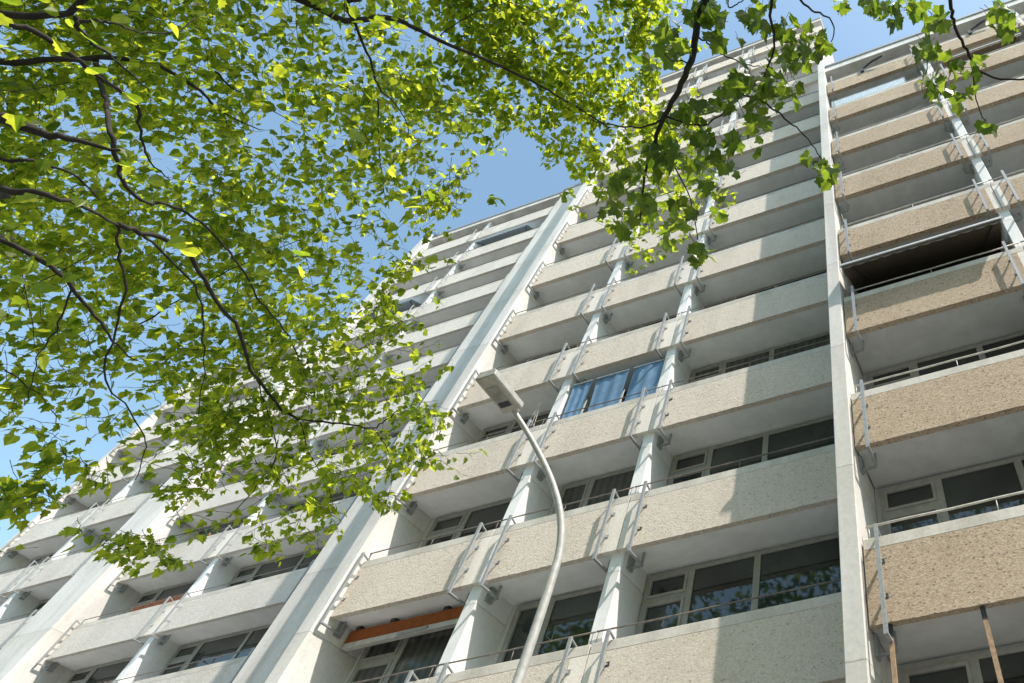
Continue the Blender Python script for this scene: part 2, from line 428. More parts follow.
# --- the plain stair shaft in the corner between the middle and the left block
t = empty('stair_tower', (-12.2, 1.3, GZ), 'plain pale stair shaft filling the corner between the cream block and the left block', 'stair tower')
b = MB(); b.box(-13.85, -10.465, 1.3, 5.3, GZ, 23.5)
b.build('wall', M['conc_white'], t, -t.location)
b = MB(); b.box(-13.9, -10.47, 1.25, 5.35, 23.503, 23.75)
b.build('coping', M['trim'], t, -t.location)
for z in range(-5, 23, 3):
    pass
# ------------------------------------------------------------------ street lamp
LROLL = -5
def lamp():
    M['lamp_white'] = plain('pale lamp paint', (.40,.40,.39), .4, .1, .12, 20.)
    M['lamp_under'] = plain('lamp underside', (.46,.44,.40), .5, .1, .15, 20.)
    M['lamp_glass'] = plain('lamp lens', (.30,.30,.285), .12, .0, .2, 14., .7)
    r_ = ray(537,625); P = CAM + r_*(5.2/math.hypot(r_.x, r_.y)); P.z = GZ; d = Vector((-.582, -.813, 0)); n = Vector((-d.y, d.x, 0))
    def onplane(x, y):
        r = ray(x, y); return CAM + r*((P-CAM).dot(n)/r.dot(n))
    pts = [onplane(*p) for p in [(537,625)] + [tuple(a*(1-t)**3 + 3*b*t*(1-t)**2 + 3*c*t*t*(1-t) + e*t**3 for a, b, c, e in zip((551.5,580),(574,521),(556,476),(514,411))) for t in (0,.15,.3,.45,.6,.72,.84,.93,1)]]
    base = Vector((pts[0].x, pts[0].y, GZ))
    t = empty('street_lamp', base, 'pale curved street lamp with a flat rectangular head in front of the cream block', 'street lamp')
    allp = [base + (pts[0]-base)*(i/6) for i in range(6)] + pts
    # smooth the bend
    def cr(p0, p1, p2, p3, u):
        return .5*((2*p1) + (p2-p0)*u + (2*p0-5*p1+4*p2-p3)*u*u + (3*p1-p0-3*p2+p3)*u**3)
    sm = []
    for i in range(len(allp)-1):
        a = allp[max(i-1, 0)]; b = allp[i]; c = allp[i+1]; e = allp[min(i+2, len(allp)-1)]
        for k in range(5): sm.append(cr(a, b, c, e, k/5))
    sm.append(allp[-1])
    rs = [(.040) - .018*(i/(len(sm)-1))**1.5 for i in range(len(sm))]
    m = MB(); m.tube([p-base for p in sm], rs, 16); m.build('pole', M['lamp_white'], t, smooth=True)
    m = MB(); m.tube([Vector((0,0,0)), Vector((0,0,.7)), Vector((0,0,.75))], [.085,.085,.055], 16); m.build('base_sleeve', M['galv'], t, smooth=True)
    # head: local frame along the arm
    e0 = sm[-1]; ax = (CAM + ray(485, 376)*((e0-CAM).length-.2) - e0); ln = ax.length; ax.normalize()
    side = ax.cross(Vector((0,0,1))).normalized(); top = side.cross(ax).normalized()
    roll = R(LROLL); side, top = side*math.cos(roll) + top*math.sin(roll), top*math.cos(roll) - side*math.sin(roll)
    o = e0 - ax*.02 - base
    def P3(u, v, w): return o + ax*u + side*v + top*w
    hw = .096; L0 = .03; L1 = ln + .02
    def prism(mb, prof, u0, u1, m=0):
        k = len(prof); vs = [P3(u0, *p) for p in prof] + [P3(u1, *p) for p in prof]
        mb.add(vs, [tuple(range(k)), tuple(reversed(range(k, 2*k)))] + [(i, k+i, k+(i+1)%k, (i+1)%k) for i in range(k)], m)
    m = MB()
    prism(m, [(-hw,-.012),(hw,-.012),(hw,.05),(hw*.7,.085),(-hw*.7,.085),(-hw,.05)], L0, L1)
    me = m.mesh('housing', M['lamp_white']); bm = bmesh.new(); bm.from_mesh(me); bmesh.ops.recalc_face_normals(bm, faces=bm.faces); bm.to_mesh(me); bm.free()
    put('housing', bevel(me, .008, 2), t)
    m = MB(); prism(m, [(-hw+.008,-.018),(hw-.008,-.018),(hw-.008,-.008),(-hw+.008,-.008)], L0+.008, L1-.008)
    lensp = m.build('underside', M['lamp_under'], t)
    m = MB(); prism(m, [(-.045,-.024),(.068,-.024),(.068,-.016),(-.045,-.016)], L0+.07, L1-.12); m.build('lens', M['lamp_glass'], lensp)
    m = MB(); prism(m, [(-.040,-.028),(.063,-.028),(.063,-.0245),(-.040,-.0245)], L0+.078, L0+.135); m.build('driver_cover', M['dark'], lensp)
    m = MB(); m.tube([P3(-.015,0,.012), P3(L0+.03,0,.025)], [.032,.04], 12); m.build('collar', M['lamp_under'], t, smooth=True)
lamp()

# ------------------------------------------------------------------ awnings, screens and small things on the balconies
M['awn_grey'] = striped('awning cloth', (.06,.048,.036), (.11,.088,.062), 9., 'X')
M['awn_orange'] = plain('orange awning cloth', (.30,.085,.018), .8, 0., .12, 8.)
M['awn_blue'] = striped('blue white awning cloth', (.33,.47,.60), (.62,.68,.72), 6., 'X')
M['awn_brown'] = striped('brown awning cloth', (.30,.22,.15), (.42,.33,.24), 5., 'X')
M['blue_cloth'] = striped('blue screen cloth', (.14,.27,.43), (.16,.30,.47), 40., 'X', .8, .2)
M['pale_cloth'] = plain('pale cloth edge', (.62,.60,.56), .8)
M['wood'] = plain('weathered timber', (.36,.25,.16), .8, 0., .25, 22.)
M['rust'] = plain('rusty red slats', (.16,.06,.025), .8, 0., .4, 10.)
M['alu'] = plain('awning aluminium', (.62,.61,.58), .4, .4, .1)

def awning(x0, x1, ywall, zwall, yfront, zfront, cloth, label, bar=True):
    loc = Vector(((x0+x1)/2, ywall, zwall))
    t = empty('awning', loc, label, 'awning')
    m = MB(); n = 14; L_ = []
    rnd = random.Random(int(x0*100))
    for j in range(7):
        v = j/6; sag = -.06*math.sin(math.pi*v)
        L_.append([(x0+(x1-x0)*i/n, ywall+(yfront-ywall)*v, zwall+(zfront-zwall)*v + sag + rnd.uniform(-.006,.006)) for i in range(n+1)])
    vs = [p for r in L_ for p in r]; k = n+1
    m.add(vs, [(j*k+i, j*k+i+1, (j+1)*k+i+1, (j+1)*k+i) for j in range(6) for i in range(n)])
    m.build('cloth', cloth, t, -loc, True)
    # scalloped valance hanging from the front bar
    m = MB(); q = 48; top = [(x0+(x1-x0)*i/q, yfront, zfront-.02) for i in range(q+1)]
    bot = [(p[0], yfront, zfront-.10-.035*abs(math.sin(i*math.pi/4))) for i, p in enumerate(top)]
    m.add(top+bot, [(i, i+1, q+2+i, q+1+i) for i in range(q)]); m.build('valance', cloth, t, -loc)
    m = MB(); m.box(x0-.03, x1+.03, yfront-.03, yfront+.03, zfront-.02, zfront+.035); m.build('front_bar', M['alu'], t, -loc)
    m = MB(); m.tube([(x0-.02, ywall, zwall+.02), (x1+.02, ywall, zwall+.02)], .06, 10); m.build('roller', M['alu'], t, -loc, True)
    for x in (x0+.12, x1-.12):
        m = MB(); m.tube([(x, ywall, zwall-.1), (x+(.28 if x < (x0+x1)/2 else -.28), (ywall+yfront)/2, (zwall+zfront)/2-.16), (x, yfront, zfront-.01)], .018, 6)
        m.build('arm', M['dark'], t, -loc)
    return t

awning(.76, 4.05, TY+1.05, TZ+3*H-.12, TY-.38, 4.60, M['awn_grey'], 'dark brown awning let down over a tan balcony at the right')
awning(-24.0, -20.2, LY+.80, LZ+11*H-.12, LY-.10, LZ+11*H-.75, M['awn_blue'], 'pale blue striped awning just below the top balcony row of the left block')
awning(-28.3, -25.4, LY+.80, LZ+9*H-.12, LY-.15, LZ+9*H-.62, M['awn_blue'], 'pale blue awning with white front bar beside the leaves on the left block')
awning(4.75, 7.4, TY+1.0, TZ+7*H-.15, TY-.02, TZ+7*H-.85, M['awn_brown'], 'faded brown awning under the top tan balcony at the upper right corner')

# rolled-up orange awning under a slab of the middle block
loc = Vector((-8.6, .62, -.16)); t = empty('awning', loc, 'rolled up orange awning under the slab of a cream balcony', 'awning')
m = MB(); m.box(-10.05, -7.1, .50, .56, -.30, -.06)
for i in range(60): pass
m.build('cloth', M['awn_orange'], t, -loc)
m = MB(); m.box(-10.02, -7.1, .49, .60, -.40, -.303); m.build('front_bar', M['alu'], t, -loc)
m = MB(); m.tube([(-8.75, .47, -.37), (-8.1, .47, -.35)], .025, 8); m.build('crank', M['galv'], t, -loc)
for x in (-9.9, -9.1, -7.9):
    m = MB(); m.box(x-.05, x+.05, .5, .62, -.06, .024); m.build('hanger', M['dark'], t, -loc)

# blue cloth screens
def screen(x0, x1, lean, label):
    loc = Vector((x0, .12, H+1.16)); t = empty('sun_screen', loc, label, 'sun screen')
    m = MB(); n = 16; rows = 8; vs = []
    z0, z1 = H+1.02, H*2-.32
    for j in range(rows+1):
        v = j/rows
        for i in range(n+1):
            u = i/n
            vs.append((x0+(x1-x0)*u + lean*(1-v)*.5*(1-u), .14+.012*math.sin(u*17+x0)+.014*math.sin(u*5+2*x0)+.12*lean*(1-v), z0+(z1-z0)*v + .03*math.sin(u*9)*v))
    k = n+1
    m.add(vs, [(j*k+i, j*k+i+1, (j+1)*k+i+1, (j+1)*k+i) for j in range(rows) for i in range(n)])
    m.build('cloth', M['blue_cloth'], t, -loc, True)
    m = MB(); m.bar((x0, .13, z1+.01), (x1, .13, z1+.01), .03); m.build('rod', M['alu'], t, -loc)
    m = MB(); vs = [(x1, .12, z0), (x1+.07, .11, z0+.1), (x1+.05, .12, z0+.75), (x1+.0, .13, z0+.62)]
    vs += [(p[0], p[1]+.012, p[2]) for p in vs]
    m.add(vs, [(0,1,2,3),(7,6,5,4),(0,4,5,1),(1,5,6,2),(2,6,7,3),(3,7,4,0)]); m.build('hem', M['pale_cloth'], t, -loc)
screen(-6.66, -6.12, .10, 'narrow bright blue cloth screen, left one of three between two white partitions')
screen(-6.02, -5.12, .16, 'slanting bright blue cloth screen, middle one of three above the cream parapet')
screen(-5.0, -4.2, .0, 'straight bright blue cloth screen, right one of three beside the white partition')

# rusty slatted screen on a left-block balcony
loc = Vector((-25.4, LY-.1, LZ+2*H+1.17)); t = empty('balcony_screen', loc, 'rusty red slatted screen along a railing of the white left block', 'screen')
m = MB(); rnd = random.Random(3)
for i in range(46):
    x = -26.9 + i*.052; m.box(x, x+.038, LY+.10, LY+.115, LZ+2*H+1.16, LZ+2*H+1.47+rnd.uniform(-.04,.04))
m.build('slats', M['rust'], t, -loc)
m = MB(); m.box(-26.95, -24.5, LY+.116, LY+.135, LZ+2*H+1.25, LZ+2*H+1.29); m.box(-26.95, -24.5, LY+.116, LY+.135, LZ+2*H+1.38, LZ+2*H+1.41); m.build('battens', M['pale_cloth'], t, -loc)

# windscreen on a tan balcony
loc = Vector((2.2, TY+.16, TZ+6*H+1.17)); t = empty('windscreen', loc, 'pale blue striped windscreen on a tan balcony near the top', 'windscreen')
m = MB(); m.box(.80, 3.35, TY-.005, TY+.01, TZ+6*H+1.17, TZ+6*H+1.72); m.build('cloth', M['awn_blue'], t, -loc)
m = MB(); m.bar((.78, TY+.003, TZ+6*H+1.735), (3.37, TY+.003, TZ+6*H+1.735), .03)
for x in (.78, 3.37): m.bar((x, TY+.003, TZ+6*H+1.166), (x, TY+.003, TZ+6*H+1.75), .03)
m.build('frame', M['galv'], t, -loc)

# timber props under a tan balcony
for x, lean, lab in ((2.03, .03, 'long pale timber post with a dark tip under the lowest tan balcony'), (.87, -.02, 'short rust brown timber post beside the pier under the lowest tan balcony')):
    loc = Vector((x, TY+.06, TZ-H+1.17)); t = empty('timber_post', loc, lab, 'post')
    m = MB(); m.bar((0, 0, 0), (-lean, 0, 1.47), .055, .04); m.build('shaft', M['wood'], t)
    m = MB(); m.bar((-lean, 0, 1.47), (-lean*1.1, 0, 1.625), .06, .045); m.build('tip', M['dark'], t)

# dark poles clamped to the topmost tan parapet
for x, dx, lab in ((2.05, .85, 'dark slanting pole clamped to the topmost tan balcony near the pier'), (6.1, .9, 'dark slanting pole on the topmost tan balcony behind the hanging leaves')):
    z = TZ+7*H+1.17; loc = Vector((x, TY-.05, z)); t = empty('parasol_pole', loc, lab, 'pole')
    m = MB(); m.tube([(0, .02, .12), (dx*.5, -.10, .22), (dx, -.15, .30)], [.022,.045,.03], 7); m.build('shaft', M['dark'], t)
    m = MB(); m.box(-.06, .06, -.03, .03, -.22, .16); m.build('clamp', M['dark'], t)

# hanging straw ornament below a cream balcony
loc = Vector((-7.62, .25, 2*H-.0)); t = empty('hanging_ornament', loc, 'pale straw ornament with ribbons hanging under a cream balcony by the lamp head', 'ornament')
m = MB(); rnd = random.Random(5)
for i in range(9):
    a = rnd.uniform(0, 6.28); e = rnd.uniform(-.6, .9)
    m.bar((0,0,-.62), (.12*math.cos(a), .07*math.sin(a), -.62+.13*e), .022, .008)
m.tube([(0,0,-.62),(.02,0,-.3),(0,0,.02)], .004, 4)
m.build('star', M['pale_cloth'], t)
m = MB()
for dx in (-.16, .0, .1): m.bar((dx*.2, 0, -.64), (dx, .01, -1.25-.2*abs(dx)), .014, .006)
m.build('ribbon', M['pale_cloth'], t)

# white wire drying racks on tan balconies
for x, y, z, lab in ((2.75, TY+.1, TZ+5*H+1.17, 'white wire drying rack leaning over the rail of a tan balcony'), (2.7, TY+.1, TZ+4*H+1.17, 'bent white wire hoop standing on the rail of a tan balcony')):
    loc = Vector((x, y, z)); 
    if 'rack' in lab:
        t = empty('drying_rack', loc, lab, 'drying rack'); m = MB()
        m.tube([(-.7,0,.03),(.85,0,.62),(.9,.02,.05)], .010, 5); m.tube([(-.1,0,.03),(.30,0,.42),(.42,0,.05)], .009, 5)
        m.tube([(-.7,.25,.03),(.85,.25,.62),(.9,.25,.05)], .010, 5); m.build('frame', M['pale_cloth'], t)
        m = MB()
        for i in range(5): u = i/4; m.tube([(-.5+u*1.3, 0, .1+.5*u), (-.5+u*1.3, .25, .1+.5*u)], .006, 5)
        m.build('rungs', M['pale_cloth'], t)
    else:
        m = MB(); m.tube([(-.28,0,.0),(-.3,0,.34),(-.2,0,.44),(-.08,.01,.36),(0,.02,.30),(.06,.02,.34),(.10,.02,.05)], .012, 6)
        tag(m.build('wire_hoop', M['pale_cloth'], None, loc, True), lab, 'wire hoop')

# potted plants along a railing of the left block
M['plant'] = plain('balcony plant leaf', (.05,.12,.03), .5, 0., .3, 30.)
M['clay'] = plain('clay pot', (.35,.17,.09), .8)
for x, sz, lab in ((-25.9, .30, 'sparse green potted plant straggling over the rail of the white left block'), (-21.9, .22, 'small dark green pot plant on a parapet beside a white partition')):
    zc = LZ+3*H+1.165; loc = Vector((x, LY+.06, zc)); t = empty('potted_plant', loc, lab, 'plant'); rnd = random.Random(int(x*10))
    m = MB(); m.tube([(0,0,0),(0,0,.03),(0,0,.13),(0,0,.14)], [.05,.055,.07,.072], 10); m.build('pot', M['clay'], t, smooth=True)
    m = MB()
    for i in range(60):
        a = rnd.uniform(0,6.28); r_ = rnd.uniform(.02, sz); z = .14+rnd.uniform(-.12, sz*1.2)
        c = Vector((r_*math.cos(a)*1.6, r_*math.sin(a)*.4-.03, z)); d = Vector((rnd.gauss(0,1),rnd.gauss(0,1),rnd.gauss(0,1))).normalized(); e = d.orthogonal().normalized()
        m.add([c-d*.05, c+e*.025, c+d*.05, c-e*.025], [(0,1,2,3)])
        if i % 4 == 0: m.bar((0,0,.13), c, .006)
    m.build('foliage', M['plant'], t)

# ------------------------------------------------------------------ trees
def leaf_mat(name, lo, hi, tlo, thi, mix=.55):
    m, nt, out = mat(name); L = nt.links.new
    g = nt.nodes.new('ShaderNodeNewGeometry')
    n = N(nt, 'ShaderNodeTexNoise', Scale=38., Detail=2.); L(g.outputs['Position'], n.inputs['Vector'])
    c = ramp(nt, g.outputs['Random Per Island'], [(0., lo), (1., hi)])
    tc = ramp(nt, g.outputs['Random Per Island'], [(0., tlo), (.9, thi), (1., tuple(min(1, x*1.15) for x in thi))])
    vein = ramp(nt, n.outputs[0], [(.35, (.82,.82,.82)), (.6, (1.05,1.05,1.05))])
    c = mixc(nt, 1., c, vein, 'MULTIPLY'); tc = mixc(nt, 1., tc, vein, 'MULTIPLY')
    s = N(nt, 'ShaderNodeBsdfPrincipled', Roughness=.36); s.inputs['Specular IOR Level'].default_value = .45; L(c, s.inputs['Base Color'])
    t = nt.nodes.new('ShaderNodeBsdfTranslucent'); L(tc, t.inputs[0])
    x = nt.nodes.new('ShaderNodeMixShader'); x.inputs[0].default_value = mix
    L(s.outputs[0], x.inputs[1]); L(t.outputs[0], x.inputs[2]); L(x.outputs[0], out.inputs[0]); return m
def bark_mat(name, a, b):
    m, nt, out = mat(name); L = nt.links.new
    n = N(nt, 'ShaderNodeTexNoise', Scale=16., Detail=5., Roughness=.7); L(wpos(nt, (1,1,.5)), n.inputs['Vector'])
    c = ramp(nt, n.outputs[0], [(.35, a), (.62, b)])
    bp = N(nt, 'ShaderNodeBump', Strength=.8, Distance=.012); L(n.outputs[0], bp.inputs['Height'])
    s = N(nt, 'ShaderNodeBsdfPrincipled', Roughness=.9); L(c, s.inputs['Base Color']); L(bp.outputs[0], s.inputs['Normal']); L(s.outputs[0], out.inputs[0]); return m
M['leaf_a'] = leaf_mat('plane leaf', (.020,.056,.013), (.050,.105,.020), (.22,.37,.016), (.84,.92,.06), .66)
M['leaf_b'] = leaf_mat('maple leaf', (.028,.055,.012), (.050,.090,.018), (.13,.24,.015), (.34,.46,.03), .54)
M['bark_a'] = bark_mat('plane bark', (.011,.009,.0075), (.034,.028,.023))
M['bark_b'] = bark_mat('maple bark', (.011,.009,.0075), (.03,.025,.02))

HALF = {
 'plane': [(0,0),(.30,-.05),(.52,.20),(.33,.34),(.42,.54),(.20,.62),(0,1)],
 'round': [(0,.02),(.30,-.04),(.46,.22),(.38,.52),(.18,.78),(0,1)],
 'maple': [(0,0),(.26,-.09),(.46,.04),(.42,.18),(.60,.44),(.44,.47),(.36,.60),(.25,.60),(.15,.80),(0,1.0)],
}
class Leaves:
    def __init__(s, seed): s.v = []; s.f = []; s.m = []; s.r = random.Random(seed)
    def leaf(s, p, tip, nrm, size, kind):
        r = s.r; y = tip.normalized(); x = y.cross(nrm)
        if x.length < 1e-3: x = Vector((1,0,0))
        x.normalize(); z = x.cross(y)
        fold = r.uniform(.05, .40); curl = r.uniform(.0, .35); wd = r.uniform(.85, 1.15); sk = r.uniform(-.06,.06)
        for sg in (1, -1):
            b = len(s.v); h = HALF[kind]
            for (u, v) in h: s.v.append(tuple(p + (x*(u*sg*wd + sk*v) + y*v + z*(u*fold - curl*v*v))*size))
            ids = tuple(range(b, b+len(h))); s.f.append(ids if sg > 0 else ids[::-1]); s.m.append(0)
        s.last = z
    def stem(s, a, b, w):
        d = (b-a); x = d.cross(Vector((.3,.2,1)));
        if x.length < 1e-4: return
        x.normalize(); y = x.cross(d).normalized(); i = len(s.v)
        for p, k in ((a, w), (b, w*.6)):
            for t in range(3):
                an = 2.094*t; s.v.append(tuple(p + (x*math.cos(an) + y*math.sin(an))*k))
        for t in range(3): s.f.append((i+t, i+(t+1)%3, i+3+(t+1)%3, i+3+t)); s.m.append(1)
    def spray(s, p, size, n, kind, length=.32, droop=.5, fine=True):
        """a twig with leaves on stalks along it"""
        r = s.r; a = r.uniform(0, 6.283)
        d = Vector((math.cos(a), math.sin(a), r.uniform(-.9, .25)*droop*2)).normalized()
        q = p - d*length*.5
        pts = [q]
        for i in range(n):
            q = q + (d + Vector((r.uniform(-.3,.3), r.uniform(-.3,.3), r.uniform(-.35,.15))))*(length/n)
            pts.append(q.copy())
        for i in range(n):
            s.stem(pts[i], pts[i+1], .0022)
            sd = Vector((r.uniform(-1,1), r.uniform(-1,1), r.uniform(-.9,.3))).normalized()
            k = pts[i+1] + sd*r.uniform(.02,.06)
            if fine: s.stem(pts[i+1], k, .0012)
            tip = (sd + Vector((0,0,-r.uniform(.1,1.0))) + d*.4).normalized()
            nrm = Vector((r.gauss(0,.55), r.gauss(0,.55), 1)).normalized()
            s.leaf(k, tip, nrm, size*r.uniform(.65, 1.2), kind if r.random() > .25 else ('round' if kind == 'plane' else 'plane'))
    def build(s, name, mats, parent, off):
        me = bpy.data.meshes.new(name); me.from_pydata([(a-off.x, b-off.y, c-off.z) for a, b, c in s.v], [], s.f)
        for m in mats: me.materials.append(m)
        me.polygons.foreach_set('material_index', s.m); me.update()
        return put(name, me, parent)

def pix(p):
    d = p - CAM; z = d.dot(fw)
    if z <= .05: return None
    return 512+PPX+F*d.dot(rt)/z, 341.5+PPY-F*d.dot(upv)/z
def inframe(p, m=0):
    q = pix(p); return q is not None and -m < q[0] < 1024+m and -m < q[1] < 683+m

def wiggle(pts, rnd, amt):
    """denser, slightly crooked branch through surveyed points"""
    out = []
    for i in range(len(pts)-1):
        a = pts[max(i-1,0)]; b = pts[i]; c = pts[i+1]; e = pts[min(i+2,len(pts)-1)]
        for k in range(4):
            u = k/4; q = .5*((2*b)+(c-a)*u+(2*a-5*b+4*c-e)*u*u+(3*b-a-3*c+e)*u**3)
            out.append(q + Vector((rnd.uniform(-amt,amt), rnd.uniform(-amt,amt), rnd.uniform(-amt,amt))) if (i or k) else q)
    out.append(pts[-1]); return out

def taper(n, r0, r1): return [r0 + (r1-r0)*i/(n-1) for i in range(n)]

def plane_tree():
    base = Vector((-5.2, -12.2, GZ)); rnd = random.Random(11)
    t = empty('plane_tree', base, 'big leafy tree filling the upper left, bright green where sun shines through', 'tree')
    fork = base + Vector((.3, .4, 3.4))
    m = MB(); tp = [base + Vector((0,0,-.1)), base + Vector((.02,.03,.4)), base + Vector((.1,.12,1.6)), fork, fork + Vector((.3,.5,1.8)), fork + Vector((.5,.4,4.2)), fork + Vector((.3,.9,6.5))]
    m.tube([p-base for p in wiggle(tp, rnd, .015)], taper(25, .34, .05), 12); m.build('trunk', M['bark_a'], t, smooth=True)
    # surveyed boughs: (points as picture x, y, metres from the camera), radii in metres
    B = [
     ([(-60,100,6.0),(0,118,5.6),(35,130,5.5),(68,139,5.4),(120,150,5.3)], .060, .012, 1),
     ([(-60,180,5.7),(0,190,5.2),(35,193,5.1),(70,202,5.1),(118,225,5.6)], .036, .010, 1),
     ([(-50,150,6.4),(0,158,6.0),(40,163,6.0),(78,178,6.0),(100,200,6.1)], .020, .006, 1),
     ([(-40,8,6.2),(0,20,6.0),(35,32,6.0),(70,55,6.0),(110,85,6.1),(135,100,6.1),(140,130,6.2),(150,160,6.2),(170,180,6.3)], .026, .005, 1),
     ([(-50,60,7.2),(0,62,7.0),(60,60,6.9),(140,60,6.8),(200,90,6.8),(215,108,6.8),(260,130,6.9)], .034, .006, 1),
     ([(-40,14,5.6),(0,13,5.5),(60,14,5.4),(92,-4,5.3)], .034, .02, 1),
     ([(76,16,5.4),(79,28,5.4),(92,42,5.5),(110,55,5.6),(128,72,5.7),(150,92,5.7)], .026, .006, 0),
     ([(79,22,5.4),(100,21,5.4),(120,25,5.4),(140,32,5.5),(175,32,5.6),(195,18,5.7)], .018, .005, 0),
     ([(96,60,6.9),(102,88,6.4),(107,112,5.9),(112,140,5.6),(118,165,5.7),(125,185,5.7),(145,202,5.8),(165,204,5.9),(195,218,6.0),(220,240,6.1),(240,265,6.1),(258,298,6.2),(285,330,6.3),(297,355,6.3),(303,385,6.4)], .030, .006, 0),
     ([(118,225,5.6),(140,232,5.7),(183,247,5.8),(195,263,5.9),(215,298,6.0),(240,332,6.1),(252,370,6.2),(283,410,6.3),(305,420,6.3),(340,424,6.4),(372,428,6.4),(385,420,6.4),(402,408,6.4)], .034, .007, 0),
     ([(-40,225,6.0),(0,240,5.8),(43,262,5.7),(70,285,5.7),(95,315,5.8),(112,340,5.9),(135,360,6.0)], .024, .005, 1),
     ([(118,226,5.62),(118,250,5.9),(125,290,5.9),(115,330,6.0),(105,380,6.1),(125,405,6.1),(145,435,6.2),(143,455,6.2),(135,480,6.2)], .016, .004, 0),
     ([(140,232,5.7),(168,258,6.0),(200,295,6.1),(203,335,6.1),(205,360,6.2),(198,420,6.3)], .017, .004, 0),
     ([(70,285,5.7),(64,315,6.0),(46,345,6.1),(35,365,6.1),(29,400,6.2)], .012, .003, 0),
     ([(0,365,6.3),(20,380,6.3),(45,400,6.4),(60,430,6.4)], .010, .003, 0),
     ([(250,-20,7.4),(300,0,7.4),(345,20,7.5),(385,18,7.6),(410,25,7.7),(440,40,7.8),(500,66,8.0),(540,86,8.2),(575,106,8.3),(610,128,8.4)], .040, .012, 1),
     ([(335,-15,6.9),(345,5,6.9),(355,25,7.0),(370,60,7.0),(378,85,7.1),(400,110,7.2),(412,140,7.3)], .022, .005, 1),
     ([(378,100,7.1),(380,150,7.2),(386,200,7.3)], .014, .004, 0),
     ([(215,72,6.8),(232,88,6.9),(260,105,6.9),(300,125,7.0)], .016, .004, 0),
     ([(560,8,8.6),(548,30,8.5),(520,50,8.4),(505,62,8.2)], .010, .005, 0),
     ([(440,36,7.8),(470,15,7.9),(500,5,8.0),(520,-8,8.1)], .012, .005, 0),
     ([(252,370,6.2),(265,405,6.25),(277,450,6.3),(262,478,6.3),(240,505,6.35),(215,525,6.4),(160,540,6.4),(120,548,6.4)], .009, .003, 0),
     ([(300,422,6.3),(310,455,6.35),(325,478,6.4),(335,510,6.4)], .008, .003, 0),
     ([(372,428,6.4),(385,445,6.4),(392,470,6.4),(388,500,6.45)], .008, .003, 0),
     ([(130,330,7.5),(180,300,7.4),(230,270,7.3),(300,240,7.3),(380,220,7.4)], .012, .004, 0),
    ]
    tips = []
    for pts, r0, r1, root in B:
        P = [at(*p) for p in pts]
        if root:   # carried back to the crown's limbs, outside the picture
            j = fork + Vector((.3,.5,1.6)) if pts[0][1] < 160 else fork
            P = [j, (j*.45 + P[0]*.55) + Vector((0,0,.25))] + P
            rr = taper((len(P)-1)*4+1, r0*.95, r1*.6)
        else: rr = taper((len(P)-1)*4+1, r0*.48, r1*.6)
        W_ = wiggle(P, rnd, .009)
        m = MB(); m.tube([p-base for p in W_], rr, 7); m.build('branch', M['bark_a'], t, smooth=True)
        tips += W_
    L_ = Leaves(21)
    # amount of foliage in each 64-pixel cell of the view, filled through several metres of depth
    D = [
     [1.0,1.0,1.0,1.0,.95,.80,.85,.90,1.0,1.0,.25],
     [1.0,1.0,.95,.75,.70,.75,.85,.72,.64,1.0,.35],
     [1.0,1.0,1.0,.90,.55,.65,.75,.0,.04,.80,.60],
     [1.0,1.0,.95,.90,.75,.75,.50,.04,.00,.22,.40],
     [.85,.80,.65,.75,.85,.80,.22,.0,.0,.0,.0],
     [.65,.48,.46,.55,.78,.72,.26,.0,.0,.0,.0],
     [.50,.30,.36,.62,.72,.66,.55,.0,.0,.0,.0],
     [.40,.12,.32,.34,.28,.36,.12,.0,.0,.0,.0],
     [.05,.10,.14,.04,.10,.05,.0,.0,.0,.0,.0],
    ]
    rnd = random.Random(5)
    def dens(x, y):
        u = x/64-.5; v = y/64-.5; i = math.floor(u); j = math.floor(v); fu = u-i; fv = v-j
        def g_(a, b): return D[min(max(b,0),8)][min(max(a,0),10)] if b < 9 and a < 11 else 0
        return (g_(i,j)*(1-fu)+g_(i+1,j)*fu)*(1-fv) + (g_(i,j+1)*(1-fu)+g_(i+1,j+1)*fu)*fv
    from mathutils import noise
    for _ in range(11200):
        x = rnd.uniform(-70, 700); y = rnd.uniform(-70, 560); d_ = dens(x, y); fine = False
        if x > 480 or (x > 400 and y < 110): d = rnd.uniform(8.2, 9.8); sz = .086; n = 10; d_ = min(1., d_*1.3)
        elif y > 330: d = rnd.uniform(6.0, 7.4); sz = .063; n = 6; d_ *= .85
        elif rnd.random() < .975: d = rnd.uniform(6.6, 10.6); sz = .074; n = 6
        else: d = rnd.uniform(4.0, 5.6); sz = .07; n = 3; fine = True
        p = at(x, y, d)
        cl = noise.noise(p*1.15)*.9 + noise.noise(p*2.7+Vector((7,3,1)))*.5
        if rnd.random() > d_**1.5*min(1.2, max(.05, .62 + cl*1.7)): continue
        L_.spray(p, sz, n, 'round' if y < 330 and rnd.random() < .6 else 'plane', .26, fine=fine)
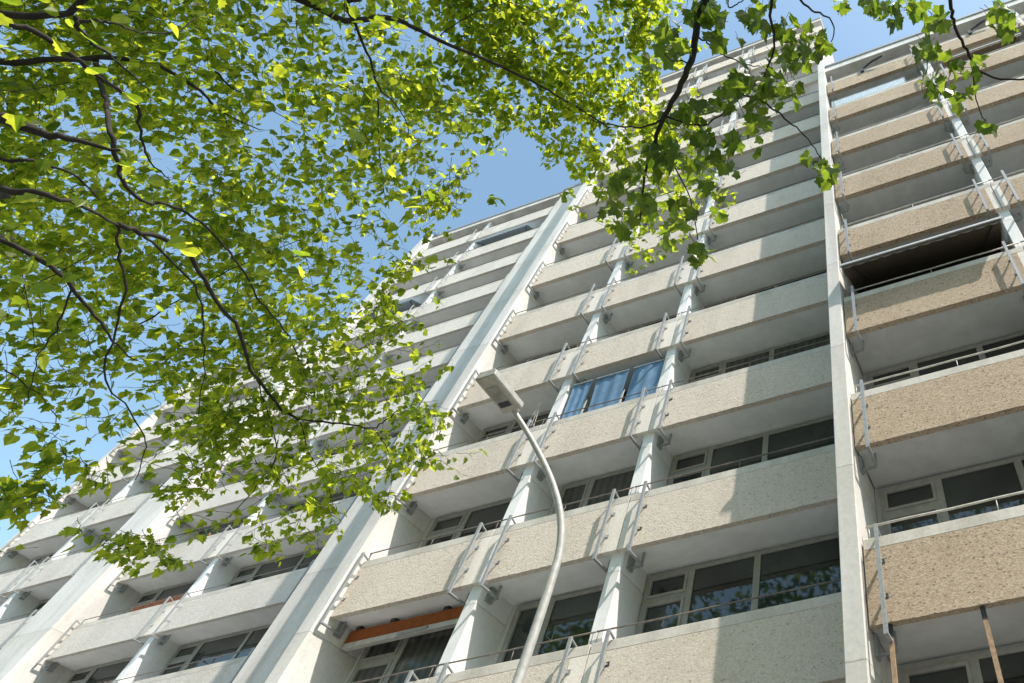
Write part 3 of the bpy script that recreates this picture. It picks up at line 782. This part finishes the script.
    # sprays where the outer twigs hang against the sky and the facade
    C = [(400,390,24,9),(420,405,18,7),(436,425,10,3),(430,452,10,3),(402,455,22,8),(372,440,22,6),(386,500,10,4),(336,478,22,7),(330,508,16,5),
         (268,545,8,3),(300,524,8,2),(312,540,8,2),(262,520,10,2),(180,492,14,4),(200,468,22,6),(166,556,6,2),(118,548,8,3),(150,542,10,3),(128,535,8,2),(175,560,4,1),
         (28,482,22,6),(58,444,18,5),(92,470,14,4),(18,502,16,5),(250,432,36,11),(300,402,36,12),(350,400,26,8),(285,465,20,5),(215,420,34,9),
         (440,195,14,5),(455,180,12,4),(470,170,6,2),(430,235,6,1),(420,150,18,6),(455,120,18,6),(500,120,12,4),(512,118,5,1),(560,135,20,5),(548,140,8,2),(595,155,14,4),(585,110,16,5),
         (445,200,8,3),(400,270,12,4),(395,325,12,4),(412,345,8,2),(385,300,14,5),(400,80,12,4),(640,40,10,5),(648,70,6,3),(645,20,10,5),(640,100,12,6),(655,130,16,7),(690,165,24,8),(720,195,16,4),(665,195,20,5)]
    for x, y, r_, n in C:
        far_ = x > 470 and y < 220
        for i in range(int(n*1.8)):
            px = x + rnd.gauss(0, r_*.55); py = y + rnd.gauss(0, r_*.55)
            L_.spray(at(px, py, rnd.uniform(8.2, 9.2) if far_ else rnd.uniform(6.1, 6.9)), .082 if far_ else .060, 6, 'plane', .19)
    # unseen sprays added towards the sun to shade the left of the crown
    for _ in range(520):
        q = at(rnd.uniform(-40, 330), rnd.uniform(-20, 330), rnd.uniform(6.5, 9.)) + SUN*rnd.uniform(1.2, 5.5) + Vector((rnd.gauss(0,.3), rnd.gauss(0,.3), rnd.gauss(0,.3)))
        if inframe(q, 30): continue
        L_.spray(q, .11, 6, 'plane', .4, fine=False)
    # the rest of the crown, round the trunk and over it
    for _ in range(900):
        v = Vector((rnd.gauss(0,1), rnd.gauss(0,1), rnd.gauss(0,1))).normalized()*rnd.random()**.35
        p = fork + Vector((-.2, .4, 3.4)) + Vector((v.x*4.2, v.y*3.8, v.z*3.6))
        if inframe(p, 90) or p.x > .2: continue
        L_.spray(p, .15, 6, 'plane', .5)
    L_.build('crown', [M['leaf_a'], M['bark_a']], t, base)
plane_tree()

def maple():
    base = Vector((4.8, -12.6, GZ)); rnd = random.Random(4)
    t = empty('maple_tree', base, 'maple bough with dark lobed leaves hanging into the upper right', 'tree')
    top = base + Vector((-.1, .2, 3.6))
    m = MB(); m.tube([p-base for p in wiggle([base+Vector((0,0,-.1)), base+Vector((0,.03,1.2)), base+Vector((-.05,.1,2.6)), top, top+Vector((.2,-.2,1.8)), top+Vector((.1,-.1,3.2))], rnd, .012)], taper(21, .17, .03), 10)
    m.build('trunk', M['bark_b'], t, smooth=True)
    J = Vector((2.75, -9.5, -2.75))
    lp = [top + Vector((0,0,-.1)), top + Vector((-.25,.5,.75)), top*.45 + J*.55 + Vector((.2,-.1,.55)), J + Vector((.35,-.5,.18)), J]
    m = MB(); m.tube([p-base for p in wiggle(lp, rnd, .02)], taper(17, .085, .030), 9); m.build('branch', M['bark_b'], t, smooth=True)
    B = [
     ([(712,-60,3.5),(704,0,3.4),(697,25,3.4),(690,60,3.35),(678,90,3.3),(664,116,3.3),(655,140,3.3),(647,162,3.3),(643,190,3.3),(640,220,3.3)], .017, .004, 1),
     ([(662,120,3.3),(645,126,3.3),(630,127,3.3),(605,124,3.35),(590,120,3.4)], .007, .003, 0),
     ([(697,38,3.4),(705,40,3.4),(715,50,3.4),(727,57,3.4),(745,64,3.45),(760,66,3.5)], .006, .003, 0),
     ([(780,-40,3.3),(800,0,3.3),(815,12,3.3),(832,22,3.3),(831,42,3.3)], .006, .003, 1),
     ([(735,-40,3.5),(728,2,3.5),(733,6,3.5),(742,1,3.5),(760,-10,3.5)], .005, .003, 0),
     ([(945,-60,3.6),(951,0,3.6),(953,20,3.6),(962,40,3.6),(972,60,3.6),(980,70,3.6),(1000,79,3.6),(1040,78,3.6)], .009, .005, 1),
     ([(951,20,3.6),(943,25,3.6),(930,32,3.6),(928,60,3.6),(922,90,3.6)], .007, .003, 0),
     ([(740,95,3.4),(760,100,3.4),(785,118,3.4),(800,130,3.4),(815,148,3.4),(826,165,3.4)], .007, .003, 0),
     ([(690,62,3.35),(672,60,3.4),(660,50,3.4),(652,40,3.45)], .005, .003, 0),
     ([(972,60,3.6),(975,95,3.6),(980,110,3.6),(985,122,3.6)], .005, .003, 0),
     ([(664,116,3.3),(690,125,3.3),(715,120,3.3),(740,95,3.4),(755,80,3.4)], .007, .003, 0),
     ([(655,140,3.3),(672,165,3.3),(690,200,3.3),(698,240,3.3)], .006, .003, 0),
     ([(780,-40,3.2),(770,5,3.2),(775,40,3.2),(768,70,3.3),(755,82,3.4)], .008, .003, 1),
    ]
    for pts, r0, r1, root in B:
        P = [at(*p) for p in pts]
        if root: P = [J, J*.45 + P[0]*.55 + Vector((rnd.uniform(-.12,.12), rnd.uniform(-.12,.12), rnd.uniform(.05,.22)))] + P; rr = taper((len(P)-1)*4+1, r0*1.5, r1*.8)
        else: rr = taper((len(P)-1)*4+1, r0*.8, r1*.8)
        m = MB(); m.tube([p-base for p in wiggle(P, rnd, .006)], rr, 7); m.build('branch', M['bark_b'], t, smooth=True)
    L_ = Leaves(8)
    C = [(700,10,12,8),(716,14,9,5),(667,35,10,7),(676,52,11,7),(648,62,6,2),(714,32,8,3),(757,18,16,9),(780,30,12,7),(800,48,14,9),(818,45,10,6),(792,62,12,6),(770,72,14,7),
         (745,86,15,9),(722,100,15,8),(700,113,15,8),(765,100,14,8),(785,92,12,6),(690,132,18,8),(664,150,18,9),(640,168,18,8),(622,190,14,6),(690,160,20,9),(718,166,16,7),(700,196,20,8),
         (642,208,14,7),(688,222,14,6),(700,250,10,5),(664,236,6,3),(622,232,8,5),(608,206,8,3),(740,140,14,5),(756,128,10,4),(815,158,9,4),(832,172,8,4),(826,182,6,2),
         (895,8,14,7),(874,11,9,5),(930,16,12,7),(925,48,11,8),(934,84,12,8),(955,70,8,3),(960,95,10,4),(985,126,7,3),(976,70,8,3),(998,12,10,7),(1004,28,8,4),(918,5,10,5),(840,4,8,3),
         (735,75,10,4),(710,140,14,5),(675,110,10,4)]
    for x, y, r_, n in C:
        for i in range(int(n*2.2)):
            p = at(x + rnd.gauss(0, r_*.6), y + rnd.gauss(0, r_*.6), rnd.uniform(3.05, 3.7))
            sd = Vector((rnd.uniform(-1,1), rnd.uniform(-1,1), rnd.uniform(-.6,.3))).normalized()
            L_.stem(p + Vector((0,0,.05)) - sd*.03, p, .0015)
            tip = (sd + Vector((0,0,-rnd.uniform(.2,1.3)))).normalized()
            L_.leaf(p, tip, Vector((rnd.gauss(0,.6), rnd.gauss(0,.6), 1)).normalized(), rnd.uniform(.046,.086), 'maple' if rnd.random() > .35 else 'plane')
    for _ in range(420):
        v = Vector((rnd.gauss(0,1), rnd.gauss(0,1), rnd.gauss(0,1))).normalized()*rnd.random()**.4
        p = top + Vector((.4, -.6, 1.6)) + Vector((v.x*2.2, v.y*1.8, v.z*1.7))
        if inframe(p, 60): continue
        L_.spray(p, .12, 6, 'maple', .4)
    for _ in range(70):  # extra out-of-view sprays, added sunward to darken the bough
        q = at(rnd.uniform(600, 1010), rnd.uniform(0, 240), 3.4) + SUN*rnd.uniform(.8, 3.) + Vector((rnd.gauss(0,.25), rnd.gauss(0,.25), rnd.gauss(0,.2)))
        if inframe(q, 25): continue
        L_.spray(q, .12, 6, 'maple', .35)
    L_.build('crown', [M['leaf_b'], M['bark_b']], t, base)
maple()

def street_trees():
    """tall trees across the street, behind the camera: the windows reflect them"""
    rnd = random.Random(31); M['leaf_c'] = leaf_mat('street tree leaf', (.03,.06,.014), (.055,.10,.02), (.14,.22,.02), (.26,.36,.03), .4)
    m = MB(); m.tube([(0,0,-.1),(.05,0,1),(.1,.05,4),(.05,.1,9),(0,0,14)], [.42,.32,.27,.18,.06], 10)
    for i in range(9):
        a = i*2.4; z = 5+i*.95; m.tube([(.08,.06,z),(1.5*math.cos(a),1.5*math.sin(a),z+1.2),(3.3*math.cos(a),3.3*math.sin(a),z+2.8)], [.12,.08,.03], 6)
    trunk = m.mesh('trunk', M['bark_a'], True)
    vs = []; fs = []
    cl = [(Vector((rnd.gauss(0,1), rnd.gauss(0,1), rnd.gauss(0,1))).normalized()*rnd.random()**.4) for _ in range(70)]
    for c in cl:
        c = Vector((c.x*4.4, c.y*4.2, 11.5+c.z*7.2))
        for _ in range(60):
            p = c + Vector((rnd.gauss(0,.75), rnd.gauss(0,.75), rnd.gauss(0,.6))); d = Vector((rnd.gauss(0,1), rnd.gauss(0,1), rnd.gauss(0,.6))).normalized(); e = d.orthogonal().normalized(); s_ = rnd.uniform(.12,.26)
            b = len(vs); vs += [tuple(p-d*s_), tuple(p+e*s_*.6), tuple(p+d*s_), tuple(p-e*s_*.6)]; fs.append((b,b+1,b+2,b+3))
    me = bpy.data.meshes.new('crown'); me.from_pydata(vs, [], fs); me.materials.append(M['leaf_c'])
    t = empty('street_tree', (-27, -20.5, GZ), 'tall leafy street tree standing across the road from the blocks', 'tree', 'street trees across the road')
    t.scale = (1.25, 1.25, 1.35); put('trunk', trunk, t); put('crown', me, t)
    for i, (x, y) in enumerate(((-19.5,-19.8),(-11,-20.6),(-3,-20.2),(5,-21.5),(13,-20.4),(21,-21.0),(29,-20.2))):
        c = t.copy(); COL.objects.link(c); c.location = (x, y, GZ); c.rotation_euler = (0, 0, i*1.3+.7); sc = rnd.uniform(.85, 1.1); c.scale = (sc*1.3, sc*1.3, sc*rnd.uniform(1.35,1.55))
        for ch in t.children:
            d = ch.copy(); COL.objects.link(d); d.parent = c
street_trees()
